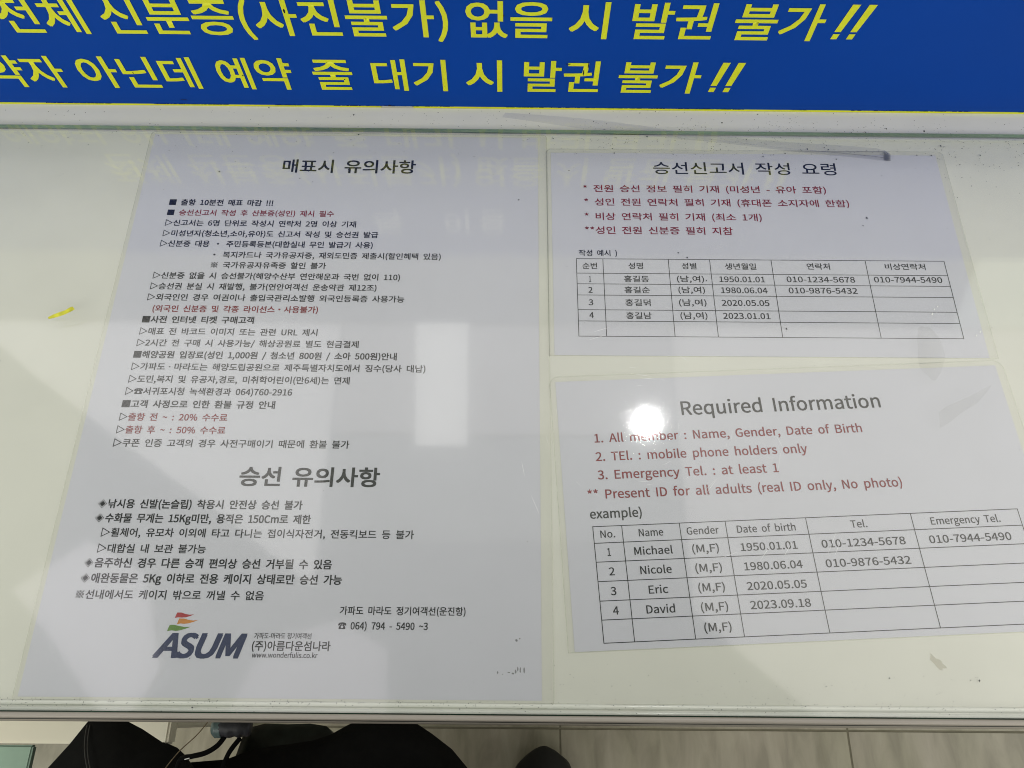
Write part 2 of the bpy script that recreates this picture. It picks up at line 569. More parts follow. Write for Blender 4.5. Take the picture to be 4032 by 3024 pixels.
LINES_K = [
    ('승선신고서 작성 요령', 77.8, 217.5, 153.1, 'kt'),
    ('~* 전원 승선 정보 필히 기재 (미성년 - 유아 포함)', 23.8, 206.6, 136.0, 'k'),
    ('~* 성인 전원 연락처 필히 기재 (휴대폰 소지자에 한함)', 24.3, 222.0, 123.7, 'k'),
    ('~* 비상 연락처 필히 기재 (최소 1개)', 24.2, 155.1, 110.7, 'k'),
    ('~**성인 전원 신분증 필히 지참', 24.0, 132.4, 98.5, 'k'),
    ('작성 예시 )', 18.9, 46.5, 79.4, 'kc'),
    ('순번', 21.2, 31.7, 68.5, 'kc'),
    ('성명', 54.1, 64.7, 68.8, 'kc'),
    ('성별', 92.4, 103.1, 68.9, 'kc'),
    ('생년월일', 123.5, 145.9, 68.9, 'kc'),
    ('연락처', 182.3, 198.9, 69.3, 'kc'),
    ('비상연락처', 238.6, 267.6, 69.6, 'kc'),
    ('홍길동', 50.5, 68.3, 57.9, 'kc'),
    ('홍길순', 50.3, 68.3, 48.9, 'kc'),
    ('홍길덕', 50.3, 68.1, 38.7, 'kc'),
    ('홍길남', 50.4, 68.1, 28.3, 'kc'),
    ('(남,여)', 88.2, 107.4, 58.2, 'kc'),
    ('(남,여)', 88.5, 107.2, 49.2, 'kc'),
    ('(남,여)', 88.1, 107.3, 39.0, 'kc'),
    ('(남,여)', 88.2, 107.0, 28.6, 'kc'),
    ('1', 25.6, 27.0, 58.0, 'kd'),
    ('2', 24.8, 27.7, 49.0, 'kd'),
    ('3', 24.6, 27.8, 39.0, 'kd'),
    ('4', 24.8, 27.9, 28.8, 'kd'),
    ('1950.01.01', 118.4, 150.8, 58.5, 'kd'),
    ('1980.06.04', 118.7, 151.5, 49.5, 'kd'),
    ('2020.05.05', 118.1, 151.5, 39.3, 'kd'),
    ('2023.01.01', 118.0, 150.8, 28.9, 'kd'),
    ('010-1234-5678', 166.4, 215.1, 58.8, 'kd'),
    ('010-7944-5490', 228.8, 277.4, 59.1, 'kd'),
    ('010-9876-5432', 166.6, 215.2, 49.7, 'kd'),
]
LINES_E = [
    ('Required Information', 81.7, 214.4, 144.3, 'et'),
    ('~1. All member : Name, Gender, Date of Birth', 22.7, 198.1, 127.6, 'e'),
    ('~2. TEl. : mobile phone holders only', 22.5, 159.6, 115.1, 'e'),
    ('~3. Emergency Tel. : at least 1', 22.7, 138.6, 102.9, 'e'),
    ('~** Present ID for all adults (real ID only, No photo)', 15.2, 215.4, 90.3, 'e'),
    ('example)', 15.6, 48.0, 77.9, 'e2'),
    ('No.', 21.0, 30.1, 65.7, 'eh'),
    ('Name', 44.8, 59.9, 65.6, 'eh'),
    ('Gender', 74.5, 94.5, 65.4, 'eh'),
    ('Date of birth', 105.8, 142.3, 65.2, 'eh'),
    ('Tel.', 176.9, 187.2, 65.4, 'eh'),
    ('Emergency Tel.', 227.3, 271.0, 65.2, 'eh'),
    ('1', 24.3, 26.4, 54.5, 'ec'),
    ('2', 24.3, 27.6, 42.8, 'ec'),
    ('3', 24.2, 27.5, 31.2, 'ec'),
    ('4', 24.4, 27.9, 19.9, 'ec'),
    ('Michael', 40.8, 64.4, 54.4, 'ec'),
    ('Nicole', 43.2, 62.3, 42.8, 'ec'),
    ('Eric', 47.0, 58.7, 31.1, 'ec'),
    ('David', 44.3, 61.4, 19.7, 'ec'),
    ('(M,F)', 76.4, 92.8, 54.3, 'ec'),
    ('(M,F)', 76.7, 92.9, 42.6, 'ec'),
    ('(M,F)', 76.9, 92.9, 31.0, 'ec'),
    ('(M,F)', 76.9, 93.1, 19.6, 'ec'),
    ('(M,F)', 77.2, 93.3, 8.0, 'ec'),
    ('1950.01.01', 106.3, 141.3, 54.0, 'ec'),
    ('1980.06.04', 106.5, 142.3, 42.3, 'ec'),
    ('2020.05.05', 106.3, 142.5, 30.6, 'ec'),
    ('2023.09.18', 106.5, 142.8, 19.5, 'ec'),
    ('010-1234-5678', 156.4, 208.5, 53.9, 'ec'),
    ('010-7944-5490', 223.4, 274.7, 53.8, 'ec'),
    ('010-9876-5432', 156.5, 208.8, 42.0, 'ec'),
]



def rule_grid(name, xs, ys, wmm, parent, z, mat, xb=None, skip=()):
    """Printed table rules: xs top x of each column line, xb bottom x."""
    v, f = [], []

    def seg(ax, ay, bx, by):
        dx, dy = bx - ax, by - ay
        l = math.hypot(dx, dy)
        nx, ny = -dy / l * wmm / 2, dx / l * wmm / 2
        i = len(v)
        v.extend([((ax + nx) / 1000, (ay + ny) / 1000, z), ((ax - nx) / 1000, (ay - ny) / 1000, z),
                  ((bx - nx) / 1000, (by - ny) / 1000, z), ((bx + nx) / 1000, (by + ny) / 1000, z)])
        f.append((i, i + 1, i + 2, i + 3))
    xb = xb or xs
    for a, b in zip(xs, xb):
        seg(a, ys[0] + wmm / 2, b, ys[-1] - wmm / 2)
    for y in ys:
        t = (ys[0] - y) / (ys[0] - ys[-1])
        seg(xs[0] + (xb[0] - xs[0]) * t, y, xs[-1] + (xb[-1] - xs[-1]) * t, y)
    return obj(name, mesh_from(name, v, f), mat, parent)


def notice(label, loc, rz, wp, hp, film, radii, lines, film_mat):
    r = empty('laminated_notice', loc, rz)
    tag(r, label, 'notice')
    obj('paper', plate('paper', [(0, 0), (wp, 0), (wp, hp), (0, hp)], -0.00018, 0.0), M['paper'], r)
    x0, x1, y0, y1 = film
    o = round_rect(x0, x1, y0, y1, radii)
    bm = bmesh.new()
    vs = [bm.verts.new((x, y, 0.00035)) for x, y in o]
    bm.faces.new(vs)
    m = bpy.data.meshes.new('laminate_film')
    bm.to_mesh(m)
    bm.free()
    obj('laminate_film', m, film_mat, r)
    # the sealed edge of the pouch, a fine bright bead
    v, f = [], []
    n = len(o)
    cx, cy = (x0 + x1) / 2, (y0 + y1) / 2
    for (x, y) in o:
        dx, dy = (x - cx), (y - cy)
        ix, iy = x - math.copysign(0.0005, dx), y - math.copysign(0.0005, dy)
        v += [(x, y, 0.0002), ((x + ix) / 2, (y + iy) / 2, 0.00055), (ix, iy, 0.0002)]
    for i in range(n):
        j = (i + 1) % n
        f += [(3 * i, 3 * j, 3 * j + 1, 3 * i + 1), (3 * i + 1, 3 * j + 1, 3 * j + 2, 3 * i + 2)]
    obj('sealed_edge', mesh_from('sealed_edge', v, f, True), M['seal'], r)
    for (s, a, b, y, st) in lines:
        if st == 'logo':
            continue
        em, off, drop, spw, cols, nm = STY[st]
        if s[0] == '◈':  # a solid diamond inside a thin diamond outline
            s = s[1:]
            cx_, cy_, rx, ry = a + 2.75, y + 2.75, 2.75, 2.75
            v = []
            for q in (1.0, .86, .66):
                v += [((cx_ + rx * q * dx) / 1000, (cy_ + ry * q * dy) / 1000, 0.00012) for dx, dy in ((1, 0), (0, 1), (-1, 0), (0, -1))]
            f = [(k, (k + 1) % 4, 4 + (k + 1) % 4, 4 + k) for k in range(4)] + [(8, 9, 10, 11)]
            obj('bullet', mesh_from('bullet', v, f), M['ink'], r)
            a = a + 6.3
        drop2 = drop
        printed(nm, s, a / 1000, b / 1000, y / 1000, em / 1000, [M[c] for c in cols], r, off, spw, 0.00012, drop2, font=FONT_KR)
    return r


M['seal'] = clear_mat('sealed_film_edge', (0.97, 0.97, 0.93), 0.12, 0.16, milky=(0.85, 0.85, 0.78))

# ---------------------------------------------------------------- glowing plates added overhead, cut to the light patches mirrored in the glass
def glow_mat(name, col, lum):
    a = NT(name)
    e = a.n('ShaderNodeEmission')
    e.inputs[0].default_value = (*col, 1)
    e.inputs[1].default_value = lum
    a.l(e.outputs[0], a.out.inputs[0])
    return a.m


CZ = 1.6


def glow_shape(label, pts, lum, col, z=CZ):  # unseen glowing plate, outline shaped for its mirrored patch
    t = tag(empty('glow_shape', (pts[0][0], pts[0][1], z)), label, 'glow shape', 'glow shapes added for the patches mirrored in the glass')
    q = [(x - pts[0][0], y - pts[0][1]) for x, y in pts]
    obj('glow_plate', plate('glow_plate', q, 0.0, 0.004), glow_mat('added_glow', col, lum), t)
    cx_ = sum(p[0] for p in q) / len(q)
    cy_ = sum(p[1] for p in q) / len(q)
    obj('back_plate', plate('back_plate', [(x + (cx_ - x) * .03, y + (cy_ - y) * .03) for x, y in q], 0.0045, 0.05), M['cabinet'], t)
    return t


glow_shape('broad pale added glow mirrored over the middle of the large notice, its lower left edge slanting', [(-1.35, 1.08), (-1.13, 0.91), (-0.82, 0.70), (-0.50, 0.49), (-0.235, 0.30), (-0.235, 1.08)], 1.27, (1.0, 0.975, 0.95))
glow_shape('dim pale added glow mirrored right of the bright rectangle and over the English heading', [(-0.225, 0.735), (0.75, 0.735), (0.75, 1.08), (-0.225, 1.08)], 0.75, (1.0, 0.97, 0.93))
glow_shape('greenish grey added glow mirrored above the large second heading', [(-0.225, 0.43), (0.75, 0.43), (0.75, 0.722), (-0.225, 0.722)], 0.46, (0.95, 1.0, 0.93))
glow_shape('warm added glow mirrored over the right half of the English notice and the counter below', [(0.76, 0.25), (0.89, 0.13), (1.01, 0.03), (1.55, -0.45), (2.7, -0.45), (2.7, 1.08), (0.76, 1.08)], 1.19, (1.0, 0.965, 0.92))
glow_shape('pinkish added glow mirrored near the ASUM logo at the lower left', [(-1.02, 0.29), (-0.90, 0.18), (-0.67, -0.06), (-0.60, 0.10), (-0.68, 0.33), (-0.85, 0.42)], 1.16, (1.0, 0.95, 0.99))
glow_shape('pinkish added glow mirrored at the foot of the large notice', [(-0.42, -0.02), (-0.02, -0.02), (-0.03, 0.15), (-0.16, 0.22), (-0.34, 0.17)], 0.87, (1.0, 0.95, 0.99))
glow_shape('pale green added glow mirrored on the bare glass right of the Korean table notice', [(1.62, 1.09), (2.9, 1.09), (2.9, 2.3), (2.45, 2.3), (1.95, 1.67)], 1.01, (0.93, 1.0, 0.92))
glow_shape('faint added glow mirrored in a band across the first lines of the notices', [(-2.2, 1.09), (1.60, 1.09), (1.60, 1.36), (-2.2, 1.36)], 0.34, (0.97, 1.0, 0.97))
glow_shape('bright rectangular light mirrored right of centre on the large notice', [(0.012, 0.69), (0.158, 0.69), (0.149, 1.077), (-0.007, 1.077)], 1.80, (1.0, 0.985, 0.95), CZ - 0.02)

# ---------------------------------------------------------------- floor
floor = tag(obj('floor', box_mesh('floor', -1.9, 2.7, -2.2, 0.62, -1.2, -1.1212), M['grout']), kind='structure')
P = 0.5434
tm = box_mesh('tile', 0.0016, P - 0.0016, 0.0016, P - 0.0016, 0, 0.0035, 0.0006, 1)
for i in range(-4, 4):
    for j in range(-4, 1):
        t = obj('tile', tm, M['tile'] if not tm.materials else None, floor)
        t.location = (0.3773 + i * P, -0.0262 + j * P, -1.1235)

# ---------------------------------------------------------------- counter
X0, X1 = -0.62, 1.02
YB = 0.4335
counter = tag(empty('counter', (0, 0, -1.12)), 'long cream laminate counter whose top carries the glass and the three notices', 'counter')


def cpart(name, mesh, mat):
    return obj(name, mesh, mat, counter, (0, 0, 1.12))


cpart('counter_top', box_mesh('counter_top', X0, X1, -0.0015, 0.46, -0.030, -0.0003, 0.0002, 1), M['counter'])


def extrude_profile(name, prof, mat):
    v, f = [], []
    nx = 24
    for i in range(nx + 1):
        x = X0 + (X1 - X0) * i / nx
        wob = 0.00022 * noise.noise(Vector((x * 3.1, 0.3, 0)))
        for y, z in prof:
            v.append((x, y + wob, z))
    n = len(prof)
    for i in range(nx):
        for k in range(n - 1):
            f.append((i * n + k, i * n + k + 1, (i + 1) * n + k + 1, (i + 1) * n + k))
    return cpart(name, mesh_from(name, v, f, True), mat)


def arc(cy, cz, ry, rz_, a0, a1, n=8):
    return [(cy + ry * math.cos(math.radians(a0 + (a1 - a0) * k / n)), cz + rz_ * math.sin(math.radians(a0 + (a1 - a0) * k / n))) for k in range(n + 1)]


# two rounded ribs of the plastic edge profile under the front edge of the glass
extrude_profile('edge_rib', arc(-0.0030, -0.0003, 0.0015, 0.0009, 0, 180), M['trim'])
extrude_profile('edge_rib', arc(-0.0064, -0.0003, 0.0013, 0.0009, 0, 180), M['trim'])
cpart('edge_core', box_mesh('edge_core', X0, X1, -0.0078, -0.0015, -0.0300, -0.0004), M['trim'])
# the outer lip: two metal bands with a dark joint between
extrude_profile('edge_lip', [(-0.0079, 0.0052), (-0.0085, 0.0058)] + arc(-0.0098, 0.0045, 0.0012, 0.0013, 90, 175) + [(-0.0112, 0.0020)], M['trim_out'])
extrude_profile('edge_joint', [(-0.0110, 0.0021), (-0.0115, 0.0012), (-0.0116, 0.0006)], M['joint'])
extrude_profile('edge_lip', [(-0.0114, 0.0007)] + arc(-0.0114, -0.0045, 0.0013, 0.0050, 90, 180) + [(-0.0127, -0.012), (-0.0122, -0.030), (-0.0078, -0.030)], M['trim_out'])
cpart('front_panel', box_mesh('front_panel', X0, X1, 0.075, 0.093, -1.12, -0.031), M['panel'])
cpart('side_panel', box_mesh('side_panel', X0, X0 + 0.018, 0.094, 0.45, -1.12, -0.031), M['panel'])
cpart('side_panel', box_mesh('side_panel', X1 - 0.018, X1, 0.094, 0.45, -1.12, -0.031), M['panel'])

# ---------------------------------------------------------------- notices
A_ = notice('large portrait notice of Korean rules with a navy ASUM logo at its foot', (0, 0, 0), 0.0, 0.297, 0.4045,
            (-0.0030, 0.3042, -0.0042, 0.4068), (0.004, 0.005, 0.003, 0.003), LINES_A, M['film'])
K_n = notice('landscape Korean notice with four red lines above a table, upper right under the glass', (0.30738, 0.21744, 0), 0.00264, 0.2965, 0.17274,
             (-0.0038, 0.3025, -0.0006, 0.1762), (0.0, 0.0, 0.004, 0.004), LINES_K, M['film'])
E_n = notice('landscape English notice headed Required Information, tilted at lower right under the glass', (0.31631, 0.02631, 0), 0.05115, 0.2991, 0.17145,
             (-0.0040, 0.3045, -0.0006, 0.1752), (0.0, 0.0, 0.007, 0.006), LINES_E, M['film_worn'])
rule_grid('table_rules', [17.0, 36.1, 83.2, 113.0, 157.3, 225.2, 282.2], [77.1, 65.0, 56.2, 47.1, 35.3, 26.4, 14.6], 0.42, K_n, 0.00012, M['ink'])
rule_grid('table_rules', [16.7, 34.7, 70.6, 99.2, 149.7, 215.8, 283.7], [72.8, 62.5, 51.0, 39.4, 28.0, 17.1, 4.1], 0.46, E_n, 0.00012, M['ink'],
          xb=[17.4, 35.4, 71.3, 100.1, 150.6, 216.5, 284.4])

# logo at the foot of the large notice
logo = empty('logo', (0, 0, 0), 0, A_)
M['navy'] = principled('navy_print', (0.004, 0.014, 0.085), 0.5, 0.05, 60)
M['pen_r'] = principled('crimson_print', (0.42, 0.02, 0.025), 0.5, 0.05, 60)
M['pen_o'] = principled('orange_print', (0.62, 0.23, 0.02), 0.5, 0.05, 60)
M['pen_g'] = principled('leaf_green_print', (0.12, 0.25, 0.03), 0.5, 0.05, 60)
lx = [(71.8, 86.2, 'A'), (84.6, 97.0, 'S'), (96.2, 111.0, 'U'), (108.4, 125.2, 'M')]
for a, b, ch in lx:
    printed('logo_letter', ch, a / 1000, b / 1000, 0.0217, 0.0175, [M['navy']], logo, 0.036, 1, 0.00012, 0.0, 0.26)
for nm, pts in (('pen_r', [(81.1, 43.5), (81.5, 45.0), (82.0, 46.6), (84.5, 46.6), (87.0, 45.8), (89.5, 45.4), (92.2, 45.6), (89.8, 44.6), (87.5, 43.9), (85.0, 43.7), (83.0, 43.9)]),
                ('pen_o', [(83.0, 40.0), (83.3, 41.6), (83.8, 43.2), (86.5, 43.2), (89.3, 42.5), (92.0, 42.1), (95.0, 42.4), (92.3, 41.3), (89.5, 40.5), (87.0, 40.2), (85.0, 40.4)]),
                ('pen_g', [(77.9, 36.0), (78.3, 37.9), (78.9, 39.6), (81.5, 39.6), (84.8, 38.9), (88.0, 38.4), (91.4, 38.6), (88.6, 37.5), (85.5, 36.6), (83.0, 36.2), (80.5, 36.5)])):
    obj('pennant', mesh_from('pennant', [(x / 1000, y / 1000, 0.00012) for x, y in pts], [tuple(range(len(pts) - 1, -1, -1))]), M[nm], logo)

# faint mirrored marks near the foot of the large notice
v, f = [], []
rs = random.Random(4)
for cx, cy, sx, sy in ((287.0, 16.0, .5, 2.4), (284.7, 16.2, .45, 2.0), (283.3, 16.8, .45, 1.4), (282.0, 15.5, .6, 1.6), (280.5, 14.3, .9, .6), (278.2, 14.9, .9, .35), (274.5, 13.8, .4, .4), (271.6, 14.8, .6, 1.1), (282.5, 32.5, .9, .9), (284.3, 33.5, .5, .5)):
    i = len(v)
    n = 7
    for k in range(n):
        t = 2 * math.pi * k / n
        v.append(((cx + sx * math.cos(t) * rs.uniform(.6, 1.1)) / 1000, (cy + sy * math.sin(t) * rs.uniform(.6, 1.1)) / 1000, 0.00010))
    f.append(tuple(range(i, i + n)))
obj('faint_mark', mesh_from('faint_mark', v, f), M['mark'], A_)

# ---------------------------------------------------------------- glass
GX0, GX1, GY0, GY1 = -0.50, 0.98, -0.0078, 0.4078
bm = bmesh.new()
bmesh.ops.create_cube(bm, size=1)
GZ0, GZ1 = 0.0012, 0.0060
for vv in bm.verts:
    vv.co = Vector(((GX0 + GX1) / 2 + vv.co.x * (GX1 - GX0), (GY0 + GY1) / 2 + vv.co.y * (GY1 - GY0), (GZ0 + GZ1) / 2 + vv.co.z * (GZ1 - GZ0)))
bmesh.ops.bevel(bm, geom=bm.edges[:], offset=0.0006, segments=1, affect='EDGES')
gm = bpy.data.meshes.new('glass_sheet')
bm.to_mesh(gm)
bm.free()
glass = tag(obj('glass_sheet', gm, [M['glass'], M['glass_edge'], M['glass_rim']]), 'clear glass sheet with green edges lying over the notices on the counter', 'glass sheet')
for p in gm.polygons:
    nz = abs(p.normal.z)
    p.material_index = 0 if nz > 0.95 else (1 if nz < 0.3 else 2)

# ---------------------------------------------------------------- banner
ban = tag(empty('sign_board', (0, YB, 0)), 'blue sign board with big yellow Korean lettering standing at the back of the counter', 'sign')
obj('board', box_mesh('board', X0, X1, 0.0005, 0.0050, 0.0, 0.2176), M['board'], ban)
obj('blue_face', box_mesh('blue_face', X0, X1, 0.0, 0.0004, 0.0016, 0.2174), M['blue'], ban)
yb1 = box_mesh('border_strip', X0, 0.1735, -0.0002, 0.0004, 0.0001, 0.0014)
obj('border_strip', yb1, M['yellow'], ban)
obj('border_strip', box_mesh('border_strip', 0.1990, X1, -0.0004, 0.0004, 0.0002, 0.0016), M['yellow'], ban)
obj('torn_corner', plate('torn_corner', [(0, 0), (.010, .0002), (.0255, .0005), (.0245, .0016), (.009, .0014), (.001, .0017)], 0, 0.0004), M['board'], ban, (0.1735, -0.0002, 0.0002))
ban.children[-1].rotation_euler = (math.radians(90), 0, 0)


def word(s, x0, x1, zb, em=33.2, mat='yellow', off=0.014):
    printed('painted_word', s, x0 / 1000, x1 / 1000, zb / 1000, em / 1000, [M[mat]], ban, off, 1.0, -0.0003, 0.078, 0, True)


for s, a, b in (('전체', -79.4, -21.2), ('신분증(사진불가)', -8.0, 232.0), ('없을', 244.4, 304.1), ('시', 316.0, 343.3), ('발권', 359.4, 416.8), ('불가', 430.6, 492.7)):
    word(s, a, b, 69.4)
for s, a, b in (('예약자', -147.0, -60.2), ('아닌데', -48.4, 39.5), ('예약', 55.6, 111.3), ('줄', 127.1, 156.8), ('대기', 171.9, 227.6), ('시', 241.9, 269.3), ('발권', 285.5, 342.6), ('불가', 356.8, 418.5)):
    word(s, a, b, 18.5)
for x0, x1, z0 in ((501.7, 522.4, 71.0), (427.4, 448.2, 20.0)):
    # exclamation marks: a slanted bar over a slanted dot, cut square
    for k in range(2):
        xx = x0 + k * 11.2
        v = []
        for (u, zz) in ((0.4, 6.2), (4.9, 6.2), (9.9, 28.8), (4.4, 28.8), (-0.2, 0.0), (4.2, 0.0), (4.9, 4.4), (0.5, 4.4)):
            v.append(((xx + u) / 1000, -0.0003, (z0 + zz) / 1000))
        obj('exclamation_mark', mesh_from('exclamation_mark', v, [(0, 1, 2, 3), (4, 5, 6, 7)]), M['yellow'], ban)
for s, a, b in (('특', 142.0, 172.0), ('이', 212.0, 236.0), ('믈', 246.0, 272.0)):
    word(s, a, b, 143.0, 36.0, 'white_vinyl')
# worn black scraps along the bottom edge
v, f = [], []
rs = random.Random(11)
x = X0
while x < X1:
    if noise.noise(Vector((x * 22, 3, 0))) > -0.05:
        l = rs.uniform(.0008, .006)
        h = rs.uniform(.0002, .0011) * (0.5 + 0.9 * max(0, noise.noise(Vector((x * 60, 9, 0)))))
        i = len(v)
        v += [(x, -0.0003, .0015), (x + l, -0.0003, .0015), (x + l * rs.uniform(.6, .95), -0.0003, .0016 + h), (x + l * .5, -0.0003, .0016 + h * rs.uniform(.5, 1.5)), (x + l * rs.uniform(.05, .3), -0.0003, .0016 + h * .8)]
        f.append((i, i + 1, i + 2, i + 3, i + 4))
        x += l * rs.uniform(.6, 1.1)
    else:
        x += .002
tag(obj('worn_edge', mesh_from('worn_edge', v, f), M['grime'], ban), kind='stuff')
# grazes on the vinyl
v, f = [], []
for cx, cz, sx, sz in ((20, 6.5, 3.2, .35), (120.5, 90, .8, 2), (330, 38, .5, 3.0), (333, 45, .4, 3.2), (318, 46, 2.2, .4), (74, 32, .5, .8), (-8, 33.5, .4, .9), (270.6, 88, .4, 1), (150, 29, .5, .6)):
    i = len(v)
    for k in range(6):
        t = k * math.pi / 3 + rs.uniform(-.3, .3)
        v.append(((cx + sx * math.cos(t)) / 1000, -0.0004, (cz + sz * math.sin(t)) / 1000))
    f.append(tuple(range(i, i + 6)))
tag(obj('graze', mesh_from('graze', v, f), M['grime'], ban), kind='stuff')

# ---------------------------------------------------------------- plastic film strip behind and under the glass edge
up = [(271.7, 428.7), (301, 426.5), (331.1, 423.8), (356, 420.4), (380.0, 416.8), (410, 411.0), (438.2, 407.0), (465, 404.6), (491.4, 402.1), (520, 400.2), (544.2, 398.3), (559, 396.8), (565.5, 394.5), (568.5, 391.2)]
lo = [(269.1, 424.1), (298, 419.4), (327.0, 414.1), (352, 410.6), (376.7, 407.4), (408, 404.2), (437.8, 400.9), (464, 397.2), (490.2, 393.4), (510, 391.2), (528.1, 389.0), (548, 386.8), (563.2, 385.0), (567.2, 384.6)]
v, f = [], []
for (ux, uy), (lx_, ly) in zip(up, lo):
    zz = 0.0007
    v += [(ux / 1000, uy / 1000, zz), ((ux + lx_) / 2000, (uy + ly) / 2000, zz + 0.0003), (lx_ / 1000, ly / 1000, zz)]
n = len(up)
for i in range(n - 1):
    f += [(3 * i, 3 * i + 3, 3 * i + 4, 3 * i + 1), (3 * i + 1, 3 * i + 4, 3 * i + 5, 3 * i + 2)]
strip = tag(obj('plastic_strip', mesh_from('plastic_strip', v, f, True), M['strip']), 'tapering clouded plastic strip slipped under the rear glass edge above the Korean table notice', 'plastic strip')
cr = [((a * .25 + c * .75) / 1000, (b * .25 + d * .75) / 1000) for (a, b), (c, d) in zip(up[6:], lo[6:])]
v, f = [], []
for i, (x, y) in enumerate(cr):
    v += [(x, y + .0003, .00105), (x, y - .0003, .00105)]
for i in range(len(cr) - 1):
    f.append((2 * i, 2 * i + 1, 2 * i + 3, 2 * i + 2))
obj('crease', mesh_from('crease', v, f), M['strip_fold'], strip)
obj('folded_end', mesh_from('folded_end', [(.5625, .3848, .00105), (.5675, .3845, .00105), (.5687, .3913, .00105), (.5640, .3950, .00105)], [(0, 1, 2, 3)]), M['strip_fold'], strip)

# ---------------------------------------------------------------- yellow scrap on the glass
top = [(-37.1, 238.3), (-33.7, 240.0), (-29.5, 241.4), (-25.3, 242.7), (-22.1, 245.0), (-20.9, 245.6)]
bot = [(-37.0, 237.6), (-33.5, 238.0), (-29.5, 238.9), (-25.9, 240.0), (-22.0, 242.0), (-19.8, 244.1)]
zs = [0.0075, 0.0082, 0.0090, 0.0096, 0.0100, 0.0096]
v, f = [], []
for (a, b), (c, d), z in zip(top, bot, zs):
    v += [(a / 1000, b / 1000, z + .0012), (c / 1000, d / 1000, z)]
for i in range(5):
    f.append((2 * i, 2 * i + 1, 2 * i + 3, 2 * i + 2))
sc = obj('paper_scrap', mesh_from('paper_scrap', v, f), M['scrap'])
md = sc.modifiers.new('thick', 'SOLIDIFY')
md.thickness = 0.0002
tag(sc, 'small curled yellow paper sliver lying on the glass left of the large notice', 'paper scrap')

# ---------------------------------------------------------------- specks of dirt
def flakes(spots, z, seed):
    rr = random.Random(seed)
    v, f = [], []
    for x, y, r in spots:
        i = len(v)
        a0 = rr.uniform(0, 6.28)
        el = rr.uniform(.35, 1)
        n = 6
        for k in range(n):
            t = 2 * math.pi * k / n
            q = r * rr.uniform(.65, 1.15)
            ex, ey = q * math.cos(t), q * el * math.sin(t)
            v.append((x + ex * math.cos(a0) - ey * math.sin(a0), y + ex * math.sin(a0) + ey * math.cos(a0), z))
        v.append((x, y, z + r * .35))
        for k in range(n):
            f.append((i + k, i + (k + 1) % n, i + n))
    return mesh_from('dust', v, f)


rr = random.Random(21)
spots = []
for _ in range(2600):  # fine dirt on the strip between sign and glass, thick to the right
    x = rr.uniform(-0.25, 0.80)
    y = rr.uniform(0.4095, 0.4325)
    dens = 0.16 + 0.95 * max(0, min(1, (x - 0.20) / 0.12)) * max(0.12, 1 - abs((y - 0.4135) / 0.016))
    if x > .62:
        dens *= .45
    if rr.random() < dens * (0.55 + noise.noise(Vector((x * 30, y * 60, 1)))):
        spots.append((x, y, rr.uniform(.00018, .00042) * (2.2 if rr.random() < .04 else 1)))
tag(obj('dust', flakes(spots, -0.0002, 1), M['grime']), 'fine black dirt specks on the bare strip between sign and glass', 'dirt', kind='stuff')
spots = []
for _ in range(2200):  # under the glass, thinning towards the front
    x = rr.uniform(-0.20, 0.78)
    d = rr.expovariate(1 / 0.016)
    y = 0.4065 - d
    on = 0.15 + 0.85 * max(0, min(1, (x - 0.29) / 0.03))
    if x > 0.62:
        d *= .45
    if y < 0.2 or rr.random() > on * .62:
        continue
    if 0.312 < x < 0.602 and y < 0.389 and rr.random() > .12:
        continue
    spots.append((x, y, rr.uniform(.00018, .00042) * (2.0 if rr.random() < .06 else 1)))
for _ in range(60):
    spots.append((rr.uniform(.60, .72), rr.uniform(.15, .39), rr.uniform(.0002, .00045)))
for _ in range(90):
    spots.append((rr.uniform(-.16, .75), rr.uniform(.0, .40), rr.uniform(.00015, .0003)))
for x, y in ((.345, .396), (.309, .4035), (.6, .3905), (.640, .399), (.468, .239), (.540, .332), (.536, .325), (.372, .257), (.455, .259), (.398, .300), (.404, .296), (.416, .277), (.47, .388), (.158, .4055), (.62, .382)):
    spots.append((x, y, rr.uniform(.0005, .0009)))
tag(obj('dust', flakes(spots, 0.00065, 2), M['grime']), 'scattered dark dirt specks caught under the glass around the notices', 'dirt', kind='stuff')
spots = []
for _ in range(800):  # along the front edge profile
    x = rr.uniform(-0.04, 0.60)
    y = -0.0005 - abs(rr.gauss(0, .0028))
    if y > -0.0075 and rr.random() < (.6 if x < .26 else .35):
        spots.append((x, y, rr.uniform(.00014, .00032)))
for _ in range(160):
    spots.append((rr.uniform(.30, .60), abs(rr.gauss(0, .009)), rr.uniform(.00012, .00025)))
for x, y, r in ((.5045, -.0083, .0006), (.4965, .0135, .0005), (.548, .0125, .0007), (.543, .0128, .0006), (.3475, .0085, .0004), (.258, .0095, .0004), (.094, .021, .0003), (.3370, .0080, .0004), (.5165, .0146, .0004), (.1, -.005, .0005)):
    spots.append((x, y, r))
tag(obj('dust', flakes(spots, 0.00075, 3), M['grime']), 'small dark dirt specks gathered along the front edge profile', 'dirt', kind='stuff')

# greasy smudge at the lower right and glue stain
def blob(name, cx, cy, rx, ry, rot, z, mat, label, n=26, seed=1, rough=.35):
    v = [(cx, cy, z)]
    for k in range(n):
        t = 2 * math.pi * k / n
        q = 1 + rough * noise.noise(Vector((math.cos(t) * 1.6, math.sin(t) * 1.6, seed)))
        ex, ey = rx * q * math.cos(t), ry * q * math.sin(t)
        v.append((cx + ex * math.cos(rot) - ey * math.sin(rot), cy + ex * math.sin(rot) + ey * math.cos(rot), z))
    f = [(0, 1 + k, 1 + (k + 1) % n) for k in range(n)]
    return tag(obj(name, mesh_from(name, v, f), mat), label, 'stain')


blob('glue_stain', .5265, .0225, .0055, .0018, -.75, .0001, M['smudge'], 'pale tan glue stain on the counter below the English notice', seed=3, rough=.9)

